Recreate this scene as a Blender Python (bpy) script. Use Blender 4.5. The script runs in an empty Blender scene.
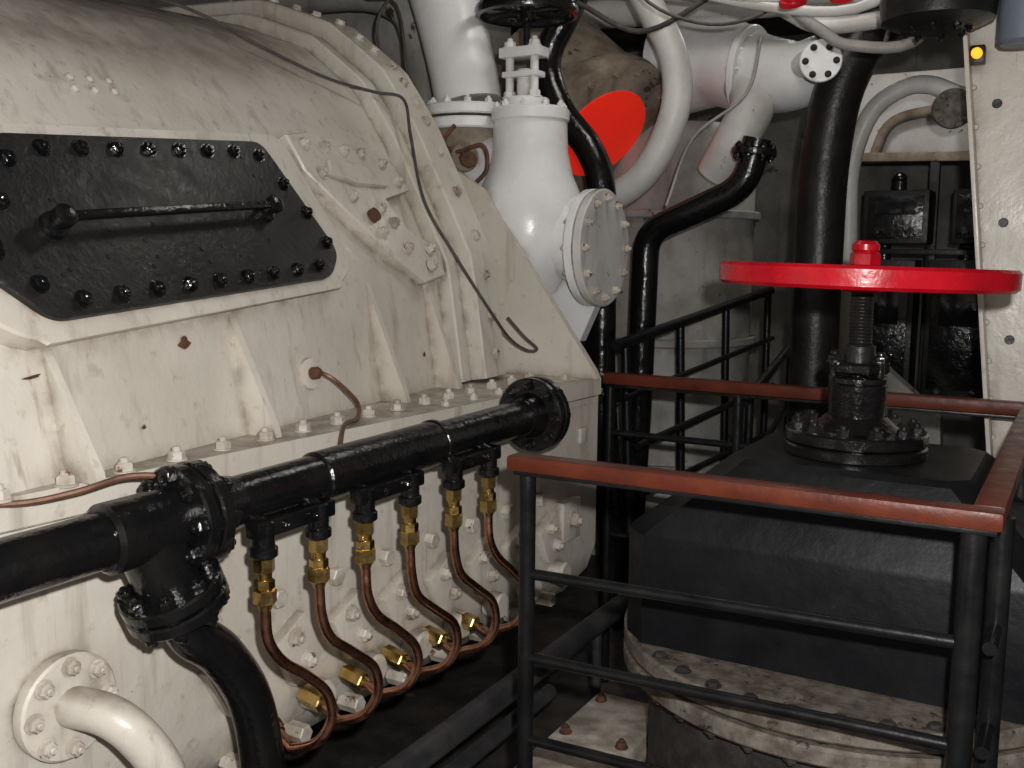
import bpy, bmesh, math, random
from mathutils import Vector, Matrix
random.seed(7)
V=Vector
scene=bpy.context.scene
try:
    scene.view_settings.view_transform='Standard'
    scene.view_settings.exposure=0.0
except Exception: pass

# ---------------------------------------------------------------- materials
def mat(name,c1,c2=None,rough=0.5,metal=0.0,scale=6,lo=0.4,hi=0.7,spots=None,spot_thr=0.66,spot_scale=9,bump=0.15,bscale=40,emit=None,coat=0,streak=None,dust=None,spec=.5,sthr=.56,samt=.55,drip=None,grime=None):
    m=bpy.data.materials.new(name); m.use_nodes=True
    nt=m.node_tree; N=nt.nodes; Lk=nt.links
    bs=N['Principled BSDF']
    tc=N.new('ShaderNodeTexCoord')
    def noise(s,d=6,vec=None,rgh=0.6):
        n=N.new('ShaderNodeTexNoise'); n.inputs['Scale'].default_value=s; n.inputs['Detail'].default_value=d
        n.inputs['Roughness'].default_value=rgh
        Lk.new(vec if vec else tc.outputs['Object'],n.inputs['Vector']); return n
    def mr(src,a,b,c=0,d=1):
        r=N.new('ShaderNodeMapRange'); r.inputs['From Min'].default_value=a; r.inputs['From Max'].default_value=b
        r.inputs['To Min'].default_value=c; r.inputs['To Max'].default_value=d
        Lk.new(src,r.inputs['Value']); return r.outputs['Result']
    def mix(f,a,b):
        x=N.new('ShaderNodeMix'); x.data_type='RGBA'
        Lk.new(f,x.inputs[0])
        for v,i in ((a,6),(b,7)):
            if isinstance(v,tuple): x.inputs[i].default_value=(*v,1)
            else: Lk.new(v,x.inputs[i])
        return x.outputs[2]
    c2=c2 or tuple(0.7*x for x in c1)
    col=mix(mr(noise(scale).outputs['Fac'],lo,hi),tuple(c1),tuple(c2))
    if streak:
        mp=N.new('ShaderNodeMapping'); mp.inputs['Scale'].default_value=(9,9,.8)
        Lk.new(tc.outputs['Object'],mp.inputs['Vector'])
        n=noise(2.2,5,mp.outputs['Vector'])
        col=mix(mr(n.outputs['Fac'],sthr,sthr+.2,0,samt),col,tuple(streak))
        n=noise(26,7); col=mix(mr(n.outputs['Fac'],.60,.72,0,samt*.8),col,tuple(streak))
    if drip:
        mp=N.new('ShaderNodeMapping'); mp.inputs['Scale'].default_value=(34,34,1.6)
        Lk.new(tc.outputs['Object'],mp.inputs['Vector'])
        n=noise(1.0,3,mp.outputs['Vector'])
        col=mix(mr(n.outputs['Fac'],.64,.76,0,.7),col,tuple(drip))
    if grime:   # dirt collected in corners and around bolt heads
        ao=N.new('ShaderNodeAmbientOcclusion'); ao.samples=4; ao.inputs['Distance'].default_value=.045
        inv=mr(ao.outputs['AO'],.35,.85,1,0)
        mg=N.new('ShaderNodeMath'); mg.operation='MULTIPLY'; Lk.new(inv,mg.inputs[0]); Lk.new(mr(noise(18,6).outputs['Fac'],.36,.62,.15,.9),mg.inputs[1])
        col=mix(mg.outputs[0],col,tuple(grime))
    if spots:
        n=noise(spot_scale,8,None,0.7)
        col=mix(mr(n.outputs['Fac'],spot_thr,spot_thr+0.03),col,tuple(spots))
    if dust:
        g=N.new('ShaderNodeNewGeometry'); sp=N.new('ShaderNodeSeparateXYZ'); Lk.new(g.outputs['Normal'],sp.inputs[0])
        u=mr(sp.outputs['Z'],.6,1.0)
        mu=N.new('ShaderNodeMath'); mu.operation='MULTIPLY'
        Lk.new(u,mu.inputs[0]); Lk.new(mr(noise(12,6).outputs['Fac'],.30,.62),mu.inputs[1])
        col=mix(mu.outputs[0],col,tuple(dust))
    Lk.new(col,bs.inputs['Base Color'])
    rr=mr(noise(scale*2.3,5).outputs['Fac'],.3,.7,max(rough-.08,.03),rough+.12); Lk.new(rr,bs.inputs['Roughness'])
    bs.inputs['Metallic'].default_value=metal
    bs.inputs['Specular IOR Level'].default_value=spec
    if coat: bs.inputs['Coat Weight'].default_value=coat; bs.inputs['Coat Roughness'].default_value=0.12
    if bump:
        bp=N.new('ShaderNodeBump'); bp.inputs['Strength'].default_value=bump; bp.inputs['Distance'].default_value=0.006
        Lk.new(noise(bscale,4).outputs['Fac'],bp.inputs['Height']); Lk.new(bp.outputs['Normal'],bs.inputs['Normal'])
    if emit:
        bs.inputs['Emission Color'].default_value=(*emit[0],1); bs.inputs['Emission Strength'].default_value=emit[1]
    return m
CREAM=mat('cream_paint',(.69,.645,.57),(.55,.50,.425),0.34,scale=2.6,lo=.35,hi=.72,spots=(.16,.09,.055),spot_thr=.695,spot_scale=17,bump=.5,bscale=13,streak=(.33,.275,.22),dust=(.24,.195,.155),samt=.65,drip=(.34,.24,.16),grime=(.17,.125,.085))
CREAM2=mat('cream_paint_bolt',(.60,.55,.48),(.30,.25,.20),0.38,scale=14,lo=.42,hi=.7,spots=(.16,.08,.045),spot_thr=.60,spot_scale=30,bump=.2)
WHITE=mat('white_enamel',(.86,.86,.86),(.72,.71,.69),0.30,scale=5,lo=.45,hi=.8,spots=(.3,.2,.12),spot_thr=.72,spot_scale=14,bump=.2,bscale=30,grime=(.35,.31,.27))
DUCTW=mat('dusty_white_paint',(.70,.69,.66),(.48,.46,.42),0.42,scale=5,lo=.4,hi=.72,spots=(.14,.10,.07),spot_thr=.645,spot_scale=14,bump=.3,bscale=30,dust=(.3,.27,.23))
GREYW=mat('grey_white_paint',(.42,.41,.385),(.22,.21,.19),0.5,scale=4,lo=.35,hi=.65,spots=(.07,.05,.04),spot_thr=.62,spot_scale=7,bump=.4,bscale=18,streak=(.13,.11,.09),dust=(.15,.12,.1))
LAG=mat('lagging_cloth',(.38,.32,.25),(.16,.12,.085),0.8,scale=7,lo=.35,hi=.65,spots=(.08,.05,.035),spot_thr=.6,bump=.9,bscale=22)
BLACK=mat('black_gloss_paint',(.0045,.0045,.005),(.009,.0085,.008),0.14,scale=8,bump=.45,bscale=42,spec=.6,spots=(.07,.06,.05),spot_thr=.72,spot_scale=40)
BLACKM=mat('black_matt_paint',(.010,.0095,.0095),(.024,.022,.020),0.36,scale=10,lo=.45,hi=.75,spots=(.10,.08,.065),spot_thr=.70,spot_scale=35,bump=.3,bscale=60,spec=.4)
BLACKR=mat('black_rail_paint',(.005,.005,.006),(.012,.012,.012),0.33,scale=12,bump=.15,spec=.35)
PIPEG=mat('dusty_black_pipe_paint',(.020,.021,.024),(.05,.048,.046),0.45,scale=9,bump=.2,spec=.35)
DARKB=mat('dark_blue_black_paint',(.0062,.0068,.0085),(.0035,.004,.005),0.42,scale=5,bump=.22,bscale=30,spots=(.028,.024,.022),spot_thr=.69,spot_scale=24,spec=.22,dust=(.018,.017,.016))
DARKR=mat('dark_rusted_steel',(.018,.016,.015),(.045,.037,.032),0.7,scale=20,lo=.4,hi=.65,spots=(.05,.028,.02),spot_thr=.6,spot_scale=30,bump=.6,bscale=40)
RINGM=mat('beige_rusty_flange',(.20,.175,.145),(.09,.07,.056),0.6,scale=26,lo=.36,hi=.62,spots=(.035,.026,.02),spot_thr=.60,spot_scale=34,bump=.4,bscale=50)
BRASS=mat('brass',(.68,.48,.18),(.40,.26,.09),0.24,1.0,scale=20,bump=.08)
COPPER=mat('copper',(.72,.36,.24),(.38,.18,.115),0.24,1.0,scale=16,lo=.35,hi=.7,bump=.08)
WOOD=mat('varnished_wood',(.135,.030,.014),(.070,.015,.009),0.38,scale=10,lo=.35,hi=.7,bump=.15,bscale=60,spec=.22)
RED=mat('red_gloss_paint',(.56,.004,.016),(.36,.003,.010),0.26,scale=10,spots=(.05,.01,.01),spot_thr=.69,spot_scale=34,bump=.18,spec=.4)
ORANGE=mat('orange_red_lead_glow',(.95,.028,.012),(.80,.02,.01),0.5,scale=5,bump=.1,emit=((.95,.028,.012),.35))  # red-lead paint with added emission, so the disc glows without being a lamp
RUST=mat('rust_patch',(.13,.055,.03),(.05,.025,.015),0.8,scale=30,bump=.5)
WIRE=mat('dark_cable',(.05,.045,.04),(.10,.085,.07),0.6,scale=30,bump=.0)
BROWNW=mat('brown_capillary',(.20,.10,.06),(.10,.05,.03),0.45,.4,scale=30,bump=0)
WALL=mat('engine_room_wall_paint',(.27,.26,.24),(.12,.115,.10),0.65,scale=3,lo=.35,hi=.65,spots=(.05,.04,.035),spot_thr=.6,spot_scale=4,bump=.3,bscale=12,streak=(.07,.06,.05))
FLOOR=mat('dark_deck_plate',(.02,.019,.018),(.06,.05,.042),0.6,scale=6,spots=(.10,.07,.05),spot_thr=.62,bump=.4,bscale=30)
CEIL=mat('ceiling_paint',(.10,.095,.09),(.04,.038,.035),0.7,scale=3,bump=.3)
GREYB=mat('blue_grey_paint',(.16,.19,.23),(.10,.12,.15),0.4,scale=6,bump=.1)
AMBER=mat('amber_lamp_glass',(.9,.45,.05),(.8,.35,.03),0.3,scale=5,bump=0,emit=((1,.45,.03),1.2))
GLASS=mat('dark_gauge_glass',(.01,.01,.012),(.02,.02,.02),0.08,scale=5,bump=0)

# ---------------------------------------------------------------- mesh builder
def basis(n):
    n=V(n).normalized(); a=V((0,0,1)) if abs(n.z)<.9 else V((0,1,0))
    u=n.cross(a).normalized(); w=n.cross(u).normalized(); return u,w,n
def smooth(pts,n=8):
    pts=[V(p) for p in pts]; out=[]
    P=[pts[0]*2-pts[1]]+pts+[pts[-1]*2-pts[-2]]
    for i in range(1,len(P)-2):
        p0,p1,p2,p3=P[i-1:i+3]
        for k in range(n):
            t=k/n
            out.append(.5*((2*p1)+(p2-p0)*t+(2*p0-5*p1+4*p2-p3)*t*t+(3*p1-p0-3*p2+p3)*t**3))
    out.append(pts[-1]); return out
def fillet(pts,r,n=8):
    pts=[V(p) for p in pts]; out=[pts[0]]
    for i in range(1,len(pts)-1):
        a=(pts[i-1]-pts[i]); b=(pts[i+1]-pts[i]); rr=min(r,a.length*.49,b.length*.49)
        A=pts[i]+a.normalized()*rr; C=pts[i]+b.normalized()*rr
        for k in range(n+1):
            t=k/n; out.append(A*(1-t)**2+pts[i]*2*t*(1-t)+C*t*t)
    out.append(pts[-1]); return out
class B:
    def __init__(s,name): s.name=name; s.v=[]; s.f=[]; s.m=[]; s.mats=[]
    def mi(s,m):
        if m not in s.mats: s.mats.append(m)
        return s.mats.index(m)
    def raw(s,vs,fs,m):
        o=len(s.v); s.v+= [tuple(v) for v in vs]; k=s.mi(m)
        for f in fs: s.f.append(tuple(i+o for i in f)); s.m.append(k)
    def rev(s,prof,p,ax,m,seg=28,closed=False,rot=0):
        u,w,n=basis(ax); p=V(p); vs=[];fs=[]
        for r,h in prof:
            for k in range(seg):
                a=2*math.pi*k/seg+rot; vs.append(p+n*h+(u*math.cos(a)+w*math.sin(a))*r)
        L=len(prof)
        for i in range(L if closed else L-1):
            j=(i+1)%L
            for k in range(seg):
                q=(k+1)%seg; fs.append((i*seg+k,i*seg+q,j*seg+q,j*seg+k))
        if not closed:
            fs.append(tuple(range(seg-1,-1,-1))); fs.append(tuple((L-1)*seg+k for k in range(seg)))
        s.raw(vs,fs,m)
    def cyl(s,p1,p2,r,m,r2=None,ch=0,seg=24,rot=0):
        p1=V(p1);p2=V(p2);L=(p2-p1).length; r2=r if r2 is None else r2
        pr=[(r,0),(r2,L)] if not ch else [(r-ch,0),(r,ch),(r2,L-ch),(r2-ch,L)]
        s.rev(pr,p1,p2-p1,m,seg,rot=rot)
    def tube(s,pts,r,m,seg=14,rf=None):
        pts=[V(p) for p in pts]; n=len(pts); vs=[];fs=[]
        T=[(pts[min(i+1,n-1)]-pts[max(i-1,0)]).normalized() for i in range(n)]
        u,w,_=basis(T[0])
        for i in range(n):
            if i:
                q=T[i-1].rotation_difference(T[i]); u=q@u
            u=(u-T[i]*u.dot(T[i])).normalized(); w=T[i].cross(u)
            rr=r if rf is None else rf(i/(n-1))
            for k in range(seg):
                a=2*math.pi*k/seg; vs.append(pts[i]+(u*math.cos(a)+w*math.sin(a))*rr)
        for i in range(n-1):
            for k in range(seg):
                q=(k+1)%seg; fs.append((i*seg+k,i*seg+q,(i+1)*seg+q,(i+1)*seg+k))
        fs.append(tuple(range(seg-1,-1,-1))); fs.append(tuple((n-1)*seg+k for k in range(seg)))
        s.raw(vs,fs,m)
    def bolt(s,p,n,r,m,h=None,stud=True):
        h=h or r*1.1; n=V(n).normalized(); p=V(p); rot=random.random()*3
        s.rev([(r*1.25,-.002),(r*1.25,r*.15)],p,n,m,14)
        s.rev([(r,0),(r,h*.8),(r*.8,h)],p,n,m,6,rot=rot)
        if stud: s.rev([(r*.5,h*.9),(r*.5,h*1.35),(r*.35,h*1.5)],p,n,m,10)
    def flange(s,p,n,R,t,nb,br,m,bm=None,inset=.80,both=True,rot=0,seg=36):
        n=V(n).normalized(); p=V(p); c=min(t*.15,.006)
        s.rev([(R-c,-t/2),(R,-t/2+c),(R,t/2-c),(R-c,t/2)],p,n,m,seg)
        u,w,_=basis(n)
        for k in range(nb):
            a=2*math.pi*k/nb+rot; q=p+(u*math.cos(a)+w*math.sin(a))*R*inset
            s.bolt(q+n*t/2,n,br,bm or m)
            if both: s.bolt(q-n*t/2,-n,br,bm or m)
    def box(s,c,sz,m,rot=None,bev=.004):
        bm=bmesh.new(); bmesh.ops.create_cube(bm,size=1)
        for v in bm.verts: v.co=V((v.co.x*sz[0],v.co.y*sz[1],v.co.z*sz[2]))
        if bev: bmesh.ops.bevel(bm,geom=list(bm.edges),offset=min(bev,min(sz)*.3),segments=2,affect='EDGES',profile=.6)
        M=Matrix.Translation(V(c))@((rot.to_4x4()) if rot else Matrix.Identity(4))
        bm.verts.index_update()
        s.raw([M@v.co for v in bm.verts],[tuple(v.index for v in f.verts) for f in bm.faces],m); bm.free()
    def beam(s,p1,p2,wd,ht,m,bev=.004,up=(0,0,1)):
        p1=V(p1);p2=V(p2);d=p2-p1; y=d.normalized(); x=y.cross(V(up)).normalized(); z=x.cross(y)
        R=Matrix((x,y,z)).transposed(); s.box((p1+p2)/2,(wd,d.length,ht),m,R,bev)
    def prism(s,poly,ext,m):
        poly=[V(p) for p in poly]; e=V(ext); n=len(poly)
        vs=poly+[p+e for p in poly]
        fs=[tuple(range(n)),tuple(range(2*n-1,n-1,-1))]+[((i+1)%n,i,n+i,n+(i+1)%n) for i in range(n)]
        s.raw(vs,fs,m)
    def grid(s,rows,m,flip=False):
        nr=len(rows);nc=len(rows[0]);vs=[p for r in rows for p in r]
        fs=[]
        for i in range(nr-1):
            for j in range(nc-1):
                q=(i*nc+j,i*nc+j+1,(i+1)*nc+j+1,(i+1)*nc+j); fs.append(q[::-1] if flip else q)
        s.raw(vs,fs,m)
    def sphere(s,c,r,m,sc=(1,1,1),seg=24,axis=(0,0,1)):
        k=12; pr=[(max(r*math.sin(math.pi*i/k),.0005),-r*math.cos(math.pi*i/k)) for i in range(k+1)]
        s.rev(pr,c,axis,m,seg)
    def done(s,parent=None,ang=38):
        me=bpy.data.meshes.new(s.name); me.from_pydata(s.v,[],s.f)
        for m in s.mats: me.materials.append(m)
        me.polygons.foreach_set('material_index',s.m); me.update()
        bm=bmesh.new(); bm.from_mesh(me); bmesh.ops.recalc_face_normals(bm,faces=bm.faces); bm.to_mesh(me); bm.free()
        me.shade_smooth(); me.set_sharp_from_angle(angle=math.radians(ang))
        o=bpy.data.objects.new(s.name,me); bpy.context.collection.objects.link(o)
        if parent: o.parent=parent
        return o
def empty(name):
    e=bpy.data.objects.new(name,None); bpy.context.collection.objects.link(e); return e

# ---------------------------------------------------------------- camera
cam=bpy.data.cameras.new('camera'); co=bpy.data.objects.new('camera',cam); bpy.context.collection.objects.link(co)
co.matrix_world=Matrix.Translation((0,0,1.5))@Matrix.Rotation(math.radians(30),4,'Z')@Matrix.Rotation(math.radians(90-7.33),4,'X')@Matrix.Rotation(math.radians(0.5),4,'Z')
cam.sensor_width=36; cam.lens=995*36/1024; cam.clip_start=.02
scene.camera=co

# ---------------------------------------------------------------- room
def slab(name,c,sz,m):
    b=B(name); b.box(c,sz,m,bev=0); return b.done()
slab('floor',(-1,2.8,-.05),(6,8.6,.1),FLOOR)
slab('ceiling',(-1,2.8,3.05),(6,8.6,.1),CEIL)
slab('wall_back',(-1,7.05,1.5),(6,.1,3),WALL)
slab('wall_left',(-3.95,2.8,1.5),(.1,8.6,3),WALL)
slab('wall_right',(1.95,2.8,1.5),(.1,8.6,3),WALL)
slab('wall_front',(-1,-1.45,1.5),(6,.1,3),WALL)

# ---------------------------------------------------------------- turbine casing
PR=[(-1.647,1.10),(-1.70,1.405),(-1.90,1.795),(-2.02,1.97),(-2.22,2.12),(-2.5,2.22),(-3.1,2.25)]
def surf(y,v,off=0.0):
    i=min(int(v),len(PR)-2); t=v-i
    def pt(j):
        x,z=PR[j]; k=0 if j==0 else 1
        return V((x-.12*(y-1.96),y,z+.085*(y-1.96)*k))
    p=pt(i)*(1-t)+pt(i+1)*t
    d=pt(i+1)-pt(i); n=V((d.z,0,-d.x)).normalized()
    if n.x<0: n=-n
    return p+n*off
def snorm(y,v):
    a=surf(y,v); return (surf(y,v,1)-a).normalized()
def sn2(y,v): return (snorm(y,max(v-.25,0))+snorm(y,min(v+.25,5.9))).normalized()
tc=B('turbine_casing')
ys=[-.9+.1*i for i in range(40)]
def ledge_x(y): return -1.51+.059*(y-.95)
vv=[0,.33,.66,1,1.33,1.66,2,2.33,2.66,3,3.33,3.66,4,4.5,5,5.5,5.99]
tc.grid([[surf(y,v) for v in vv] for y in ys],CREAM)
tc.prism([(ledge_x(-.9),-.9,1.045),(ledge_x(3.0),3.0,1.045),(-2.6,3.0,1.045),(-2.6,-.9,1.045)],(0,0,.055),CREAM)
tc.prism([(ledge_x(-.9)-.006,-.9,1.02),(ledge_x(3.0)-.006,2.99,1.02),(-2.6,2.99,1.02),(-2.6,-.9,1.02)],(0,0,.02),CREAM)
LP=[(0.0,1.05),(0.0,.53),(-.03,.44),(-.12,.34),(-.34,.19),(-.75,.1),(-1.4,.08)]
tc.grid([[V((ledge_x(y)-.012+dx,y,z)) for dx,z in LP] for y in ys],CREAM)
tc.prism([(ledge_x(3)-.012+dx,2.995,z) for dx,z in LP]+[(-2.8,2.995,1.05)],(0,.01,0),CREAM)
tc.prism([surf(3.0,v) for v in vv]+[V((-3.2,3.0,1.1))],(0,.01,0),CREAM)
def rib(y0,y1,off,v0=0,v1=5.9,m=CREAM):
    n=40; rows=[]
    for i in range(n+1):
        v=v0+(v1-v0)*i/n; nn=sn2(y0,v)
        rows.append([surf(y0,v)-nn*.02,surf(y0,v)+nn*(off-.006),surf(y0+.006,v)+nn*off,surf(y1,v)+nn*off,surf(y1,v)-nn*.02])
    tc.grid(rows,m)
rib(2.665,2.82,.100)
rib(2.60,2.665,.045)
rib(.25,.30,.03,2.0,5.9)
for i in range(17):
    v=.2+i*.32; nn=sn2(2.75,v)
    tc.bolt(surf(2.75,v)+nn*.100,nn,.016,CREAM2,h=.015,stud=False)
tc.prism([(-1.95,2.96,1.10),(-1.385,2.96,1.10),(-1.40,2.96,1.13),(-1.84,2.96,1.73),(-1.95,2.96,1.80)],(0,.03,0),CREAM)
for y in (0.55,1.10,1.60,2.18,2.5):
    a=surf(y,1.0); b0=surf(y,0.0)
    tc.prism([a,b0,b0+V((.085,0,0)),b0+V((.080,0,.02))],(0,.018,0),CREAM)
y=.2
while y<2.95:
    x=(ledge_x(y)+surf(y,0).x)/2+.01
    tc.bolt((x,y,1.10),(0,0,1),.017,CREAM2,h=.018)
    y+=.125
y=2.2
while y<2.95:
    tc.bolt((-1.475,y,1.10),(0,0,1),.012,CREAM2,h=.012); y+=.14
def facet(pts,off0,off1,m,b,bevel=.006):
    lo=[surf(y,v,off0) for y,v in pts]; mid=[surf(y,v,off1-bevel) for y,v in pts]
    hi=[surf(y,v,off1) for y,v in pts]; n=len(lo)
    c=sum(hi,V((0,0,0)))/n; hi=[p+(c-p).normalized()*bevel for p in hi]
    b.raw(lo+mid+hi,[tuple(range(2*n,3*n))]+[(i,(i+1)%n,n+(i+1)%n,n+i) for i in range(n)]+[(n+i,n+(i+1)%n,2*n+(i+1)%n,2*n+i) for i in range(n)],m)
def rounded(pts,r,n=5):
    pts=[V((p[0],p[1]*.42,0)) for p in pts]; out=[]
    N=len(pts)
    for i in range(N):
        a=pts[i-1]-pts[i]; c=pts[(i+1)%N]-pts[i]; rr=min(r,a.length*.45,c.length*.45)
        A=pts[i]+a.normalized()*rr; C=pts[i]+c.normalized()*rr
        for k in range(n+1):
            t=k/n; q=A*(1-t)**2+pts[i]*2*t*(1-t)+C*t*t; out.append((q.x,q.y/.42))
    return out
frame=rounded([(.90,1.27),(1.05,.995),(2.02,.995),(2.09,1.14),(1.99,1.97),(1.0,1.97)],.05)
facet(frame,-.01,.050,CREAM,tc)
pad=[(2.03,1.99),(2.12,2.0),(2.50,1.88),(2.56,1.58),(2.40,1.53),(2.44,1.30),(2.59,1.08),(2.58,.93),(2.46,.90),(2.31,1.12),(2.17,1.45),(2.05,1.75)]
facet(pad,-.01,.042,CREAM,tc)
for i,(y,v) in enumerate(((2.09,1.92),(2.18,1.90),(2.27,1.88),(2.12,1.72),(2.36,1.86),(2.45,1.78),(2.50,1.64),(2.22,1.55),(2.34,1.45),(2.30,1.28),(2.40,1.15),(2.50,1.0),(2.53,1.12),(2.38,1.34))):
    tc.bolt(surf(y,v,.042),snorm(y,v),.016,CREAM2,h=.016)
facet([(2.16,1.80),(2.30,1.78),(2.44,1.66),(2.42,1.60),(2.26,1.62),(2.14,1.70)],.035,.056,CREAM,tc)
tc.rev([(.020,0),(.020,.03),(.012,.032)],surf(2.28,1.40,.03),snorm(2,1.5),RUST,14)
for k in range(3):
    for q in range(2):
        tc.rev([(.010,-.003),(.009,.005),(.005,.008)],surf(1.42+.055*k,2.55+.14*q),snorm(1.5,2.5),CREAM,10)
bp=surf(1.86,.36); tc.rev([(.042,-.01),(.038,.012),(.032,.014)],bp,snorm(1.9,.4),CREAM,20); tc.rev([(.016,.0),(.016,.03),(.008,.04)],bp,snorm(1.9,.4),RUST,10)
def chip(y,v,r,ry=1):
    n=14; ph=random.random()*6
    tc.raw([surf(y+r*ry*math.cos(a)*(1+.35*math.sin(3*a+ph)+.15*math.sin(7*a)),v+r*2.4*math.sin(a)*(1+.3*math.cos(2*a+ph)),.0025) for a in [i*2*math.pi/n for i in range(n)]],[tuple(range(n))],RUST)
chip(1.45,.82,.017); chip(1.07,.80,.006,3); chip(1.11,.74,.005,2.5); chip(1.30,.25,.006); chip(2.45,.3,.007)
fx=lambda y: ledge_x(y)-.012
for i,yy in enumerate([1.42,1.60,1.78,1.96,2.14,2.32,2.50,2.68]):
    x=fx(yy)
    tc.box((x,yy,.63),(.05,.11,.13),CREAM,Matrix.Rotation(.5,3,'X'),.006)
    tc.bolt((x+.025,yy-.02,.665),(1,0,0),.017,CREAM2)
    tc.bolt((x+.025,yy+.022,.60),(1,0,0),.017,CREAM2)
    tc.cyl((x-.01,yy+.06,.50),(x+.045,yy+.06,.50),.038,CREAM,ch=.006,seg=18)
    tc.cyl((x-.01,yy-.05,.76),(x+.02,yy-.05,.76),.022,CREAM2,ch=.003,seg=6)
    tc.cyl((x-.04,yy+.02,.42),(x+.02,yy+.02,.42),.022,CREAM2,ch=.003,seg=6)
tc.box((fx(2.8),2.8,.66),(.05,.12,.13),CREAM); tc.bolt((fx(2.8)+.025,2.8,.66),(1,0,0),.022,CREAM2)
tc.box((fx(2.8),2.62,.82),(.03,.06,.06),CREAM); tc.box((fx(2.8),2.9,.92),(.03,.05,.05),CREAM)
tc.done(ang=30)

dp=B('drain_pipe')
x=fx(1.05)
dp.flange((x+.012,1.05,.71),(1,0,0),.095,.03,8,.014,CREAM,CREAM2,.78,False)
dp.tube(fillet([(x+.01,1.05,.71),(x+.12,1.07,.71),(x+.17,1.13,.60),(x+.18,1.16,.30)],.09),.036,CREAM,20)
dp.done()

# ---------------------------------------------------------------- inspection cover
ic=B('inspection_cover')
cov=rounded([(.98,1.34),(1.10,1.055),(1.95,1.03),(2.02,1.17),(1.88,1.90),(1.10,1.90)],.035)
facet(cov,.047,.064,BLACKM,ic,.003)
def edgepts(poly,step,inset):
    c=V((sum(p[0] for p in poly)/len(poly),sum(p[1]*.42 for p in poly)/len(poly)))
    P=[V((p[0],p[1]*.42)) for p in poly]
    P2=[]
    for p in P:
        d=c-p; P2.append(p+V((max(-inset,min(inset,d.x*2)),max(-inset,min(inset,d.y*2)))))
    out=[];acc=step*.5
    N=len(P2)
    for i in range(N):
        a=P2[i];b=P2[(i+1)%N];L=(b-a).length
        while acc<L:
            q=a.lerp(b,acc/L); out.append((q.x,q.y/.42)); acc+=step
        acc-=L
    return out
for y,v in edgepts(cov,.092,.030):
    ic.bolt(surf(y,v,.064),snorm(y,v),.0145,BLACK,h=.013)
n=snorm(1.5,1.5)
h1=surf(1.165,1.46,.064); h2=surf(1.78,1.46,.064)
for h in (h1,h2):
    ic.rev([(.028,0),(.026,.012),(.016,.016),(.015,.030),(.022,.033),(.022,.048),(.013,.052)],h,n,BLACK,16)
ic.beam(h1+n*.040,h2+n*.040,.018,.012,BLACK,.004,up=n)
for i in range(22):
    yy=random.uniform(1.1,1.9);v=random.uniform(1.2,1.8); ic.rev([(.005,0),(.004,.003)],surf(yy,v,.064),n,BLACKM,8)
ic.done(ang=30)

# ---------------------------------------------------------------- black manifold pipe
mp=B('black_manifold_pipe')
def C(y,dx=0,dz=0): return V((-1.363+.0613*(y-.852)+dx,y,1.033+.031*(y-.852)+dz))
AX=(C(2)-C(1)).normalized()
mp.cyl(C(-.7),C(2.37),.047,BLACK,seg=32)
mp.cyl(C(1.50),C(1.88),.053,BLACK,ch=.004,seg=32)
mp.cyl(C(1.88),C(1.895),.056,BLACK,ch=.003,seg=32)
mp.flange(C(1.175),AX,.094,.026,8,.015,BLACK)
mp.flange(C(1.208),AX,.094,.026,8,.015,BLACK)
mp.cyl(C(1.22),C(1.29),.064,BLACK,r2=.05,seg=32)
mp.flange(C(2.31),AX,.100,.022,8,.014,BLACK)
mp.flange(C(2.34),AX,.100,.022,8,.014,BLACK)
mp.cyl(C(2.25),C(2.30),.05,BLACK,r2=.062,seg=32)
mp.cyl(C(2.35),C(2.40),.055,BLACK,ch=.01,seg=32)
mp.cyl(C(1.02),C(1.17),.060,BLACK,ch=.008,seg=32)
a=C(1.10); d=V((.02,.26,-.62)).normalized()
mp.cyl(a,a+d*.13,.056,BLACK,seg=28)
mp.flange(a+d*.130,d,.090,.024,8,.014,BLACK)
mp.flange(a+d*.160,d,.090,.024,8,.014,BLACK)
e=a+d*.17
mp.tube(smooth([e,e+d*.06,(-1.335,1.25,.77),(-1.33,1.31,.67),(-1.33,1.34,.55),(-1.33,1.35,.40),(-1.33,1.35,.0)],6),.042,BLACK,24)
YS=[1.31,1.45,1.585,1.73,1.89,2.03]
F=[C(y,.055,0) for y in YS]
for i,p in enumerate(F):
    x,yy,z=p; z0=z-.10
    mp.cyl((x,yy,z0),(x,yy,z0+.07),.021,BLACK,ch=.004,seg=18)
    mp.cyl((x,yy,z0),(x,yy,z0+.02),.026,BLACK,ch=.003,seg=18)
    mp.cyl((x,yy,z0+.055),(x-.055,yy,z-.02),.018,BLACK,seg=16)
for i in (0,2,4):
    p,q=F[i]+V((0,-.03,-.045)),F[i+1]+V((0,.035,-.045))
    mp.beam(p,q,.034,.034,BLACK,.006)
    for t in (.32,.68): mp.bolt(p.lerp(q,t)+V((.017,0,0)),(1,0,0),.008,BLACK)
mp.done()
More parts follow.
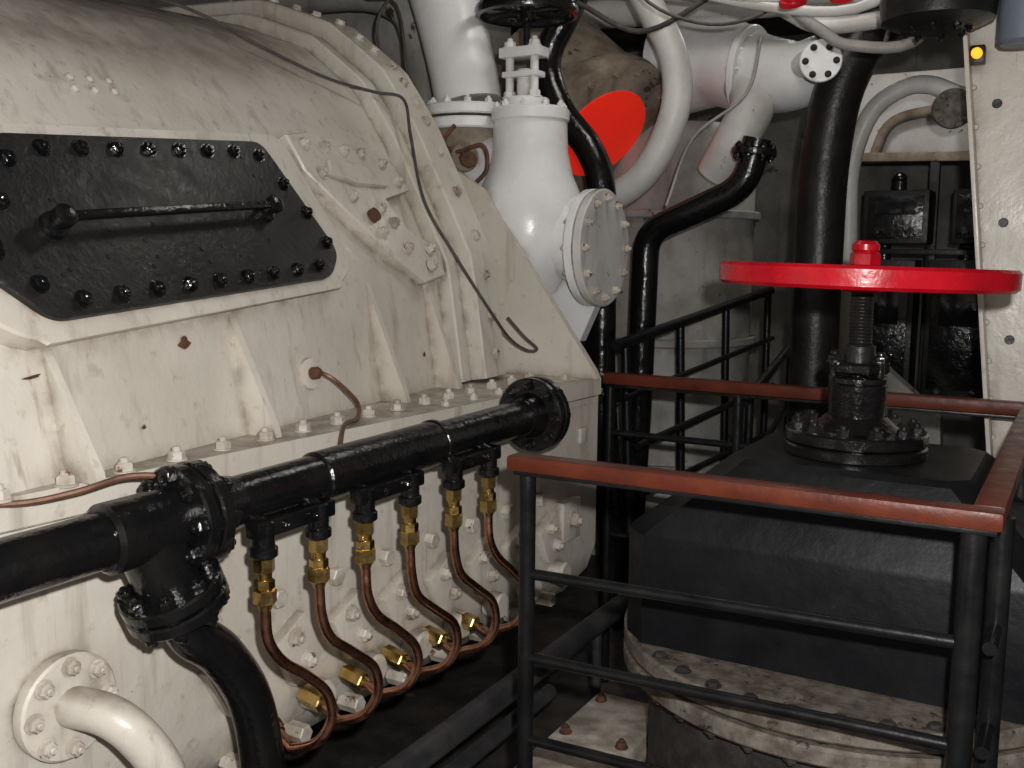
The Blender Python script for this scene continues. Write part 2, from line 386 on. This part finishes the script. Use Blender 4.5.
for i,p in enumerate(F):
    c=B('copper_oil_line'); x,yy,z=p; z0=z-.10
    c.cyl((x,yy,z0-.000),(x,yy,z0-.030),.020,BRASS,ch=.003,seg=6)
    c.cyl((x,yy,z0-.030),(x,yy,z0-.045),.014,BRASS,seg=16)
    c.cyl((x,yy,z0-.042),(x,yy,z0-.060),.019,BRASS,ch=.002,seg=6,rot=.4)
    c.cyl((x,yy,z0-.060),(x,yy,z0-.090),.022,BRASS,ch=.003,seg=6,rot=.1)
    c.cyl((x,yy,z0-.090),(x,yy,z0-.102),.015,BRASS,r2=.011,seg=16)
    j=random.uniform(-.012,.012); fy=yy+.17; dz=random.uniform(-.012,.012)
    xf=fx(fy)+.05
    pts=[(x,yy,z0-.098),(x+.002,yy+.004,z0-.16),(x+.003,yy+.035+j,z0-.215),(x+.01,yy+.095+j,z0-.265),(x+.02,yy+.145,z0-.315),(x+.02,yy+.158,z0-.375+dz),(x-.005,yy+.145,z0-.425+dz),(x-.06,yy+.135,z0-.450+dz),(xf+.08,fy-.03,.500+dz),(xf+.02,fy-.01,.515)]
    c.tube(smooth(pts,6),.0105,COPPER,14)
    c.cyl((xf-.04,fy,.518),(xf+.03,fy-.012,.513),.022,BRASS,ch=.003,seg=6)
    c.cyl((xf+.03,fy-.012,.513),(xf+.045,fy-.015,.511),.015,BRASS,r2=.011,seg=14)
    c.done()
lp=B('bilge_pipe')
lp.tube([(-1.2,.6,.40),(-1.2,2.9,.42),],.032,PIPEG,18)
for y in (1.0,2.6): lp.cyl((-1.2,y,0),(-1.2,y,.4),.015,PIPEG,seg=10)
lp.done()
lp=B('bilge_pipe')
lp.tube([(-1.2,.6,.30),(-1.2,2.3,.32),],.022,PIPEG,18); lp.done()
# ---------------------------------------------------------------- cables / capillaries
cb=B('loose_cable')
pts=[surf(1.55,4.6,.05),surf(2.0,4.1,.05),surf(2.25,3.5,.03),surf(2.42,3.0,.03),surf(2.60,2.75,.06),surf(2.66,2.45,.11),surf(2.62,1.95,.09),surf(2.55,1.45,.08),surf(2.60,1.0,.08),surf(2.70,.55,.13),surf(2.80,.30,.14),surf(2.86,.18,.17),surf(2.88,.18,.20),surf(2.87,.3,.16),surf(2.84,.48,.12)]
cb.tube(smooth(pts,8),.0050,WIRE,8); cb.done()
cb=B('capillary_tube')
cb.tube(smooth([(-1.655,1.86,1.22),(-1.60,1.88,1.20),(-1.575,1.93,1.15),(-1.57,1.95,1.12),(-1.52,1.88,1.105),(-1.46,1.76,1.11),(-1.39,1.66,1.08)],6),.0055,BROWNW,8); cb.done()
cb=B('capillary_tube')
cb.tube(smooth([(-1.56,.85,1.11),(-1.50,.97,1.09),(-1.45,1.05,1.10),(-1.42,1.13,1.115),(-1.37,1.19,1.11)],6),.006,BROWNW,8); cb.done()

# ---------------------------------------------------------------- railings
def post(r,x,y,top=1.065,pr=.017): r.cyl((x,y,0),(x,y,top),pr,BLACKR,seg=16)
r=B('safety_railing')
r.beam((-.995,1.725,1.086),(-.090,1.725,1.090),.050,.032,WOOD,.008)
r.beam((-.116,1.752,1.090),(-.116,2.98,1.090),.050,.032,WOOD,.008)
r.beam((-.985,1.73,1.065),(-.10,1.73,1.069),.034,.009,BLACKR,.001); r.beam((-.116,1.74,1.068),(-.116,2.97,1.068),.034,.009,BLACKR,.001)
post(r,-.965,1.74); post(r,-.135,1.74,pr=.021); 
for y in (1.86,2.4,2.93): post(r,-.100,y,pr=.019)
for z in (.85,.67,.49,.31):
    r.cyl((-.965,1.74,z),(-.13,1.74,z+.022),.0115,BLACKR,seg=12); r.cyl((-.100,1.74,z+.02),(-.100,2.95,z+.02),.0115,BLACKR,seg=12)
r.done()
r=B('safety_railing')
r.beam((-1.42,3.10,1.088),(.3,3.10,1.088),.05,.038,WOOD,.008); r.beam((-1.41,3.10,1.063),(.3,3.10,1.063),.032,.009,BLACKR,.001)
for x in (-1.40,-.95,-.5): post(r,x,3.1)
for z in (.90,.72,.54): r.cyl((-1.40,3.1,z),(.3,3.1,z),.0115,BLACKR,seg=12)
r.done()
r=B('stair_railing')
for a,b_,rr in (((-1.52,3.4,1.17),(-1.39,5.0,1.34),.022),((-1.47,3.4,.98),(-1.37,5.0,1.10),.012),((-1.42,3.4,.80),(-1.36,5.0,.86),.015),((-1.40,3.4,.62),(-1.36,5,.62),.013),((-1.38,3.4,.45),(-1.36,5,.40),.013)):
    r.cyl(a,b_,rr,BLACKR,seg=14)
for t in (0.05,.35,.65,.98): r.cyl((-1.46+.08*t,3.4+1.6*t,0),(-1.52+.13*t,3.4+1.6*t,1.17+.17*t),.018,BLACKR,seg=12)
for a,b_,rr in (((-1.05,3.5,.98),(-1.12,5.0,1.28),.018),((-1.05,3.5,.72),(-1.12,5.0,1.02),.012),((-1.05,3.5,.46),(-1.12,5.0,.76),.012)):
    r.cyl(a,b_,rr,BLACKR,seg=14)
for t in (.05,.5,.97): r.cyl((-1.05-.07*t,3.5+1.5*t,0),(-1.05-.07*t,3.5+1.5*t,.98+.3*t),.016,BLACKR,seg=12)
r.done()

# ---------------------------------------------------------------- large stop valve with red wheel
vroot=empty('stop_valve')
VX,VY=-.438,2.32
b=B('handwheel'); wz=1.462; T=V((.022,0.010,1)).normalized()
c=(VX,VY,wz)
prof=[(.280,-.017),(.288,-.023),(.307,-.024),(.315,-.017),(.316,.017),(.309,.024),(.288,.023),(.280,.016)]
b.rev(prof,c,T,RED,96,closed=True)
u,w,_=basis(T)
for k in range(5):
    a=2*math.pi*k/5+.5; dd=u*math.cos(a)+w*math.sin(a)
    b.tube([V(c)+dd*.04,V(c)+dd*.29],.015,RED,12,rf=lambda t:.018-.005*t)
b.cyl(V(c)-T*.035,V(c)+T*.022,.048,RED,ch=.008,seg=24)
b.cyl(V(c)+T*.020,V(c)+T*.055,.033,RED,ch=.006,seg=6)
b.cyl(V(c)+T*.05,V(c)+T*.078,.030,RED,ch=.008,seg=20)
b.done(vroot)
b=B('stem_and_gland')
b.cyl((VX,VY,1.05),(VX,VY,1.45),.024,BLACKM,seg=20)
for k in range(16): b.rev([(.024,0),(.0265,.0035),(.024,.007)],(VX,VY,1.31+.0075*k),(0,0,1),BLACKM,18)
b.cyl((VX,VY,1.25),(VX,VY,1.31),.034,BLACKM,ch=.004,seg=20)
b.cyl((VX,VY,1.245),(VX,VY,1.272),.066,BLACK,ch=.006,seg=6)
b.cyl((VX,VY,1.222),(VX,VY,1.240),.064,BLACK,ch=.004,seg=28)
b.cyl((VX,VY,1.13),(VX,VY,1.225),.060,BLACK,r2=.064,ch=.004,seg=28)
for s in (-1,1):
    b.cyl((VX+s*.05,VY-.02,1.14),(VX+s*.05,VY-.02,1.295),.009,BLACK,seg=10); b.bolt((VX+s*.05,VY-.02,1.272),(0,0,1),.015,BLACK)
b.cyl((VX,VY,1.115),(VX,VY,1.15),.105,BLACK,r2=.066,seg=32)
b.flange((VX,VY,1.105),(0,0,1),.155,.028,12,.015,BLACK,BLACKM,.84,False)
b.flange((VX,VY,1.075),(0,0,1),.155,.026,0,.015,BLACK)
b.done(vroot)
b=B('bonnet_body')
def octa(x0,x1,y0,y1,z,ch): return [V((x0+ch,y0,z)),V((x1-ch,y0,z)),V((x1,y0+ch,z)),V((x1,y1-ch,z)),V((x1-ch,y1,z)),V((x0+ch,y1,z)),V((x0,y1-ch,z)),V((x0,y0+ch,z))]
levels=[octa(-.67,-.18,2.12,2.54,1.062,.04),octa(-.685,-.165,2.105,2.555,1.050,.045),octa(-.875,.0,2.03,2.68,.895,.06),octa(-.885,.01,2.025,2.69,.88,.06),octa(-.885,.01,2.025,2.69,.632,.06)]
vs=[p for l in levels for p in l]; fs=[tuple(range(8))]
for i in range(4):
    for k in range(8): q=(k+1)%8; fs.append((i*8+k,i*8+q,(i+1)*8+q,(i+1)*8+k))
fs.append(tuple(32+k for k in range(8)))
b.raw(vs,fs,DARKB)
b.done(vroot,ang=20)
b=B('valve_chest')
cc=(-.44,2.36,0)
def ring(z0,z1,R,m):
    b.rev([(R-.006,z0),(R,z0+.006),(R,z1-.006),(R-.006,z1)],cc,(0,0,1),m,80)
ring(.590,.630,.525,RINGM); ring(.580,.592,.505,DARKR); ring(.540,.580,.525,RINGM)
for k in range(36):
    a=2*math.pi*k/36
    b.bolt((cc[0]+.498*math.cos(a),cc[1]+.498*math.sin(a),.630),(0,0,1),.014,DARKR,h=.010,stud=False)
    b.bolt((cc[0]+.498*math.cos(a),cc[1]+.498*math.sin(a),.54),(0,0,-1),.015,DARKR,h=.014)
ring(.0,.54,.46,DARKR)
b.done(vroot)

# ---------------------------------------------------------------- white steam stop valve above turbine end
wv=B('white_steam_valve')
Y=3.2
wv.tube(smooth([(-2.36,Y,2.95),(-2.22,Y,2.62),(-2.13,Y,2.38),(-2.07,Y,2.18),(-2.045,Y,2.06)],6),.125,WHITE,32)
wv.cyl((-2.04,Y,2.005),(-2.04,Y,2.045),.170,WHITE,ch=.006,seg=40)
wv.cyl((-2.04,Y,1.955),(-2.04,Y,1.995),.170,WHITE,ch=.006,seg=40)
for k in range(12):
    a=k*math.pi/6; wv.bolt((-2.04+.148*math.cos(a),Y+.148*math.sin(a),2.045),(0,0,1),.014,WHITE)
wv.cyl((-2.04,Y,1.60),(-2.04,Y,1.96),.13,LAG,seg=32)
wv.cyl((-1.77,Y-.02,1.97),(-1.77,Y-.02,2.02),.140,WHITE,ch=.008,seg=36)
for k in range(10):
    a=k*math.pi/5; wv.bolt((-1.77+.12*math.cos(a),Y-.02+.12*math.sin(a),2.02),(0,0,1),.013,WHITE)
wv.rev([(.132,.36),(.136,.25),(.155,.17),(.185,.10),(.20,.02),(.20,-.08),(.17,-.16),(.11,-.25)],(-1.77,Y-.02,1.62),(0,0,1),WHITE,36)
wv.cyl((-2.0,Y,1.82),(-1.75,Y,1.80),.12,WHITE,seg=32)
wv.cyl((-1.99,Y-.13,1.86),(-1.93,Y-.20,1.84),.05,LAG,ch=.006,seg=18)
wv.cyl((-1.93,Y-.19,1.84),(-1.90,Y-.22,1.83),.03,RUST,ch=.004,seg=8)
wv.tube(smooth([(-2.0,Y-.16,1.96),(-2.02,Y-.2,1.90),(-1.95,Y-.22,1.86),(-1.86,Y-.2,1.88),(-1.84,Y-.2,1.80),(-1.90,Y-.2,1.74)],6),.008,RUST,8)
wv.cyl((-1.80,Y,2.02),(-1.80,Y,2.06),.085,WHITE,ch=.005)
for s in (-1,1):
    wv.cyl((-1.80+s*.05,Y-.03,2.05),(-1.80+s*.05,Y-.03,2.22),.015,WHITE,seg=12)
    wv.bolt((-1.80+s*.05,Y-.03,2.235),(0,0,1),.020,WHITE)
    wv.bolt((-1.80+s*.05,Y-.03,2.06),(0,0,1),.022,WHITE)
wv.cyl((-1.80,Y,2.05),(-1.80,Y,2.16),.034,WHITE,seg=16)
wv.box((-1.80,Y-.02,2.215),(.16,.08,.035),WHITE); wv.box((-1.80,Y-.02,2.14),(.14,.07,.02),WHITE)
wv.cyl((-1.80,Y,2.2),(-1.80,Y,2.36),.014,BLACK,seg=12)
wv.tube(smooth([(-1.80,Y,1.72),(-1.72,Y,1.63),(-1.63,Y,1.56),(-1.53,Y,1.53)],5),.13,WHITE,28,rf=lambda t:.18-.055*t)
wv.flange((-1.525,Y,1.53),(1,0,0),.205,.03,12,.014,WHITE,CREAM2,.84,True)
wv.flange((-1.49,Y,1.53),(1,0,0),.205,.03,12,.014,DUCTW,CREAM2,.84,True)
wv.prism([(-1.80,Y-.02,1.5),(-1.60,Y-.02,1.5),(-1.50,Y-.02,1.33),(-1.56,Y-.02,1.20),(-1.64,Y-.02,1.20)],(0,.05,0),WHITE)
wv.done()
b=B('valve_handwheel')
c=(-1.80,Y,2.36)
b.rev([(.160,-.014),(.168,-.020),(.182,-.016),(.187,0),(.182,.016),(.168,.018),(.160,.012)],c,(0,0,1),BLACK,44,closed=True)
for k in range(6):
    a=k*math.pi/3; b.tube([V(c),V(c)+V((math.cos(a),math.sin(a),0))*.165],.011,BLACK,8)
b.cyl((c[0],c[1],c[2]-.03),(c[0],c[1],c[2]+.025),.035,BLACK); b.done()

# ---------------------------------------------------------------- background pipes
b=B('black_steam_pipe')
b.tube(smooth([(-1.70,3.6,2.75),(-1.83,3.6,2.47),(-1.93,3.6,2.27),(-1.87,3.6,2.08),(-1.74,3.6,1.92),(-1.68,3.6,1.75),(-1.67,3.6,1.33),(-1.66,3.6,.93),(-1.60,3.6,.3),(-1.6,3.6,0)],6),.056,BLACK,20)
b.flange((-1.665,3.6,.95),(0,0,1),.09,.04,8,.012,BLACK); b.done()
b=B('black_steam_pipe')
b.tube(fillet([(-1.62,3.8,0),(-1.585,3.8,.91),(-1.57,3.8,1.60),(-1.40,3.8,1.67),(-1.17,3.8,1.77),(-1.13,3.8,1.95)],.10),.054,BLACK,20)
b.flange((-1.14,3.8,1.90),(.1,0,1),.085,.03,8,.012,BLACK); b.done()
b=B('black_exhaust_pipe')
b.tube(smooth([(-.94,4.0,0),(-.93,4.0,.9),(-.93,4,1.5),(-.92,4,1.9),(-.86,4,2.2),(-.70,4.05,2.42),(-.3,4.1,2.55),(.4,4.1,2.6)],6),.093,BLACKM,26); b.done()
b=B('white_vent_pipe')
b.tube(smooth([(-.88,4.3,.9),(-.88,4.3,1.54),(-.885,4.3,1.86),(-.82,4.3,2.08),(-.71,4.3,2.17),(-.60,4.3,2.18),(-.45,4.3,2.12),(-.2,4.3,2.1)],6),.036,DUCTW,18)
b.flange((-.50,4.2,2.07),(.3,-.9,0),.075,.03,8,.01,RINGM); b.done()
b=B('white_bypass_pipe')
b.tube(smooth([(-1.75,3.85,2.75),(-1.62,3.85,2.52),(-1.50,3.85,2.30),(-1.48,3.85,2.10),(-1.56,3.85,1.90),(-1.68,3.85,1.78),(-1.9,3.9,1.70)],6),.060,DUCTW,22); b.done()

b=B('lagged_end_cover')
c=V((-1.935,4.12,2.05)); n=V((.738,-.26,-.66)).normalized()
b.rev([(.34,-.10),(.36,-.04),(.36,0),(.34,.015),(.21,.015)],c,n,LAG,48)
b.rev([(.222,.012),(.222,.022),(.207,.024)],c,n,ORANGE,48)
u,w,_=basis(n)
for k in range(16):
    a=k*math.pi/8; b.bolt(c+(u*math.cos(a)+w*math.sin(a))*.31+n*.012,n,.014,LAG)
b.rev([(.30,-.5),(.32,-.08)],c,n,LAG,40)
b.done()
b=B('white_exhaust_duct')
b.tube(smooth([(-1.75,4.45,2.36),(-1.5,4.4,2.36),(-1.3,4.3,2.28),(-1.1,4.2,2.24),(-.98,4.2,2.29)],6),.17,WHITE,32,rf=lambda t:.22-.11*t)
b.flange((-.95,4.2,2.30),(.9,-.2,.25),.10,.035,8,.012,WHITE)
b.flange((-1.32,4.3,2.28),(.95,-.15,-.1),.20,.03,12,.012,WHITE)
b.tube(smooth([(-1.34,4.25,2.25),(-1.26,4.15,2.13),(-1.30,4.1,2.0),(-1.4,4.15,1.85)],5),.09,DUCTW,24)
b.tube(smooth([(-1.10,4.2,2.26),(-1.0,4.0,2.25),(-.91,3.80,2.215)],5),.05,WHITE,20)
b.flange((-.905,3.79,2.212),(.25,-.95,-.1),.075,.025,6,.010,WHITE,DARKR,.72,False)
b.done()
b=B('condenser_shell')
b.rev([(.40,0),(.42,.02),(.42,1.95),(.38,2.02)],(-1.85,4.75,0.1),(0,0,1),GREYW,48)
for z in (.5,1.1,1.7): b.flange((-1.85,4.75,z),(0,0,1),.45,.04,24,.012,GREYW)
b.box((-1.85,4.75,.05),(.6,.6,.12),GREYW)
b.done()
b=B('auxiliary_pump_casing')
b.prism([(-1.30,5.3,0),(-.55,5.3,0),(-.60,5.3,.72),(-.95,5.3,1.02),(-1.30,5.3,1.10)],(0,.12,0),GREYW)
b.cyl((-1.15,5.15,.55),(-.65,5.15,.50),.16,GREYW,ch=.02); b.flange((-.90,5.15,.53),(1,0,-.05),.21,.03,12,.012,GREYW)
b.cyl((-1.15,5.2,.0),(-1.15,5.2,.95),.07,GREYW); b.flange((-1.15,5.2,.95),(0,0,1),.11,.03,8,.012,GREYW)
b.done()

def cabinet(x0,x1,z0,z1,y=5.6):
    b=B('electrical_cabinet'); w=x1-x0; cx=(x0+x1)/2
    b.box((cx,y+.12,(z0+z1)/2),(w,.24,z1-z0),BLACKM,bev=.01)
    b.box((cx,y-.005,(z0+z1)/2),(w*.84,.012,(z1-z0)*.8),BLACK,bev=.003)
    b.box((cx,y-.012,z1-(z1-z0)*.33),(w*.6,.01,(z1-z0)*.25),GLASS,bev=.002)
    for s in (-1,1):
        b.cyl((cx+s*w*.25,y-.01,z0+.07),(cx+s*w*.25,y-.035,z0+.07),.018,BLACK)
    b.cyl((cx,y+.1,z1),(cx,y+.1,z1+.05),.035,BLACK); b.sphere((cx,y+.1,z1+.07),.035,BLACK)
    b.done()
cabinet(-1.08,-.75,1.58,1.86); cabinet(-.64,-.36,1.58,1.86)
cabinet(-1.15,-.80,.75,1.5); cabinet(-.74,-.40,.75,1.5)
b=B('cabinet_support_frame')
b.beam((-1.25,5.50,2.03),(-.2,5.50,2.0),.05,.045,LAG); b.beam((-1.25,5.7,1.545),(-.2,5.7,1.535),.1,.03,BLACKM)
for x in (-1.22,-.77,-.28): b.box((x,5.90,1.0),(.05,.05,2.1),BLACKM)
b.done()
b=B('white_ventilation_trunk')
b.box((-.75,6.2,2.3),(1.4,.5,.45),DUCTW,bev=.03)
b.tube(smooth([(-1.1,5.9,2.05),(-1.0,5.9,2.25),(-.7,5.9,2.3),(-.3,5.9,2.28)],6),.03,LAG,12)
b.done()

b=B('steel_column')
y=3.3
b.prism([(-.41,y,2.55),(-.205,y,.75),(-.19,y,0),(.25,y,0),(.25,y,2.55)],(0,.02,0),CREAM)
b.beam((-.41,y-.03,2.55),(-.205,y-.03,.75),.012,.10,CREAM,.002,up=(0,1,0))
for k in range(13):
    z=2.35-.115*k; x=-.372+.112*(2.3-z)
    b.rev([(.009,0),(.007,.007)],(x,y,z),(0,-1,0),CREAM2,12)
    if k%3==0: b.rev([(.014,0),(.012,.003)],(x+.065,y,z-.05),(0,-1,0),BLACKM,16)
b.done()
b=B('signal_lamp')
b.box((-.33,3.26,2.09),(.04,.05,.05),BLACKM); b.rev([(.015,0),(.015,.016),(.009,.024)],(-.33,3.235,2.09),(0,-1,0),AMBER,16); b.done()
b=B('black_deckhead_fitting')
b.rev([(.10,-.02),(.145,0),(.15,.05),(.12,.2)],(-.41,3.0,2.14),(0,0,1),BLACKM,32); b.cyl((-.41,3.0,2.3),(-.41,3.0,3.0),.02,BLACK)
for k in range(8):
    a=k*math.pi/4; b.bolt((-.41+.08*math.cos(a),3+.08*math.sin(a),2.12),(0,0,-1),.010,BLACK)
b.done()
b=B('grey_ventilation_nozzle')
b.cyl((-.20,3.0,2.06),(-.20,3.0,2.6),.06,GREYB,ch=.008); b.cyl((-.20,3.0,2.6),(-.2,3.0,3.0),.04,GREYB); b.done()
def op(pts,r,m,name='overhead_pipe'):
    b=B(name); b.tube(smooth(pts,6),r,m,16); b.done()
op([(-1.6,3.15,2.52),(-1.0,3.15,2.29),(-.6,3.12,2.24),(-.45,3.10,2.5),(-.45,3.10,2.95)],.016,DUCTW)
op([(-1.8,3.95,2.62),(-1.1,3.95,2.50),(.2,3.95,2.38)],.045,DUCTW)
op([(-1.3,3.5,2.6),(-.95,3.5,2.33),(-.80,3.5,2.27),(-.5,3.5,2.28),(.1,3.5,2.3)],.028,DUCTW)
op([(-1.2,3.0,2.34),(-.9,3.0,2.26),(-.62,3.0,2.25)],.012,WHITE)
op([(-1.35,3.3,2.46),(-1.0,3.3,2.36),(-.8,3.3,2.22),(-.70,3.3,2.16),(-.5,3.35,2.18),(-.45,3.4,2.5)],.018,GREYW)
op([(-2.6,4.6,2.7),(-1.2,4.6,2.64),(.6,4.6,2.6)],.07,DUCTW)
op([(-1.0,3.4,2.9),(-1.05,3.4,2.5),(-1.25,3.45,2.38),(-1.5,3.5,2.32),(-1.75,3.5,2.45)],.010,WIRE)
op([(-.75,3.4,2.9),(-.72,3.4,2.4),(-.60,3.4,2.3),(-.62,3.4,2.15)],.008,WIRE)
op([(-1.55,3.3,2.9),(-1.45,3.3,2.45),(-1.2,3.3,2.28),(-.95,3.3,2.30),(-.8,3.3,2.5)],.006,WIRE,'loose_cable')
op([(-2.35,3.45,2.9),(-2.30,3.45,2.2),(-2.32,3.45,1.6)],.035,LAG)
op([(-2.62,3.5,2.9),(-2.55,3.5,2.5),(-2.35,3.4,2.25),(-2.2,3.4,2.1)],.022,BROWNW)
op([(-2.30,3.05,2.9),(-2.22,3.05,2.55),(-2.35,3.05,2.35),(-2.30,3.05,2.15)],.006,WIRE,'loose_cable')
op([(-2.5,3.1,2.9),(-2.48,3.1,2.5),(-2.30,3.1,2.42),(-2.25,3.1,2.15)],.005,WIRE,'loose_cable')
op([(-1.10,3.7,2.3),(-1.15,3.7,2.1),(-1.35,3.7,1.95),(-1.45,3.7,1.7)],.006,GREYW,'thin_conduit')
for x in (-.79,-.65):
    b=B('red_valve_wheel'); b.rev([(.03,-.008),(.038,-.008),(.04,0),(.038,.008),(.03,.008)],(x,2.95,2.225),(0,-.6,1),RED,24,closed=True); b.cyl((x,2.95,2.215),(x,2.95,2.235),.03,RED); b.cyl((x,2.95,2.225),(x,2.95,3.0),.008,BLACK,seg=10)
    b.done()
b=B('lagged_bulkhead_ducting')
b.box((-2.9,3.9,2.2),(1.0,.5,1.4),GREYW,bev=.05)
b.tube(smooth([(-3.2,3.4,2.6),(-2.6,3.4,2.55),(-2.4,3.4,2.3),(-2.4,3.4,1.5)],6),.07,GREYW,18)
b.tube(smooth([(-3.2,3.3,2.9),(-2.5,3.3,2.75),(-2.0,3.5,2.8)],6),.05,LAG,18)
b.done()
b=B('bilge_access_panel')
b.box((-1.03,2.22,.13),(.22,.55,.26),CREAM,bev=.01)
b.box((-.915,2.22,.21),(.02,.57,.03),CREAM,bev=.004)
for s in (-1,1):
    for q in (-1,0,1): b.bolt((-1.03+s*.08,2.22+q*.22,.26),(0,0,1),.014,RUST)
b.done()

# ---------------------------------------------------------------- lights
def light(name,kind,loc,e,col=(1,1,1),size=.05,target=None):
    l=bpy.data.lights.new(name,kind); l.energy=e; l.color=col
    if kind=='AREA': l.size=size
    else: l.shadow_soft_size=size
    o=bpy.data.objects.new(name,l); bpy.context.collection.objects.link(o); o.location=loc
    if target is not None: o.rotation_euler=(V(target)-V(loc)).to_track_quat('-Z','Y').to_euler()
    return o
light('camera_flash','POINT',(.05,.06,1.60),165,(1,.98,.96),.02)
light('deckhead_lamp','AREA',(-1.1,3.0,2.95),6,(1,.95,.88),.4,(-1.5,3.6,1))
light('aft_lamp','AREA',(-1.1,4.9,2.9),7,(1,.95,.88),.4,(-1.0,5.2,0))
w=bpy.data.worlds.new('world'); scene.world=w; w.use_nodes=True
w.node_tree.nodes['Background'].inputs[0].default_value=(.5,.5,.5,1); w.node_tree.nodes['Background'].inputs[1].default_value=.01
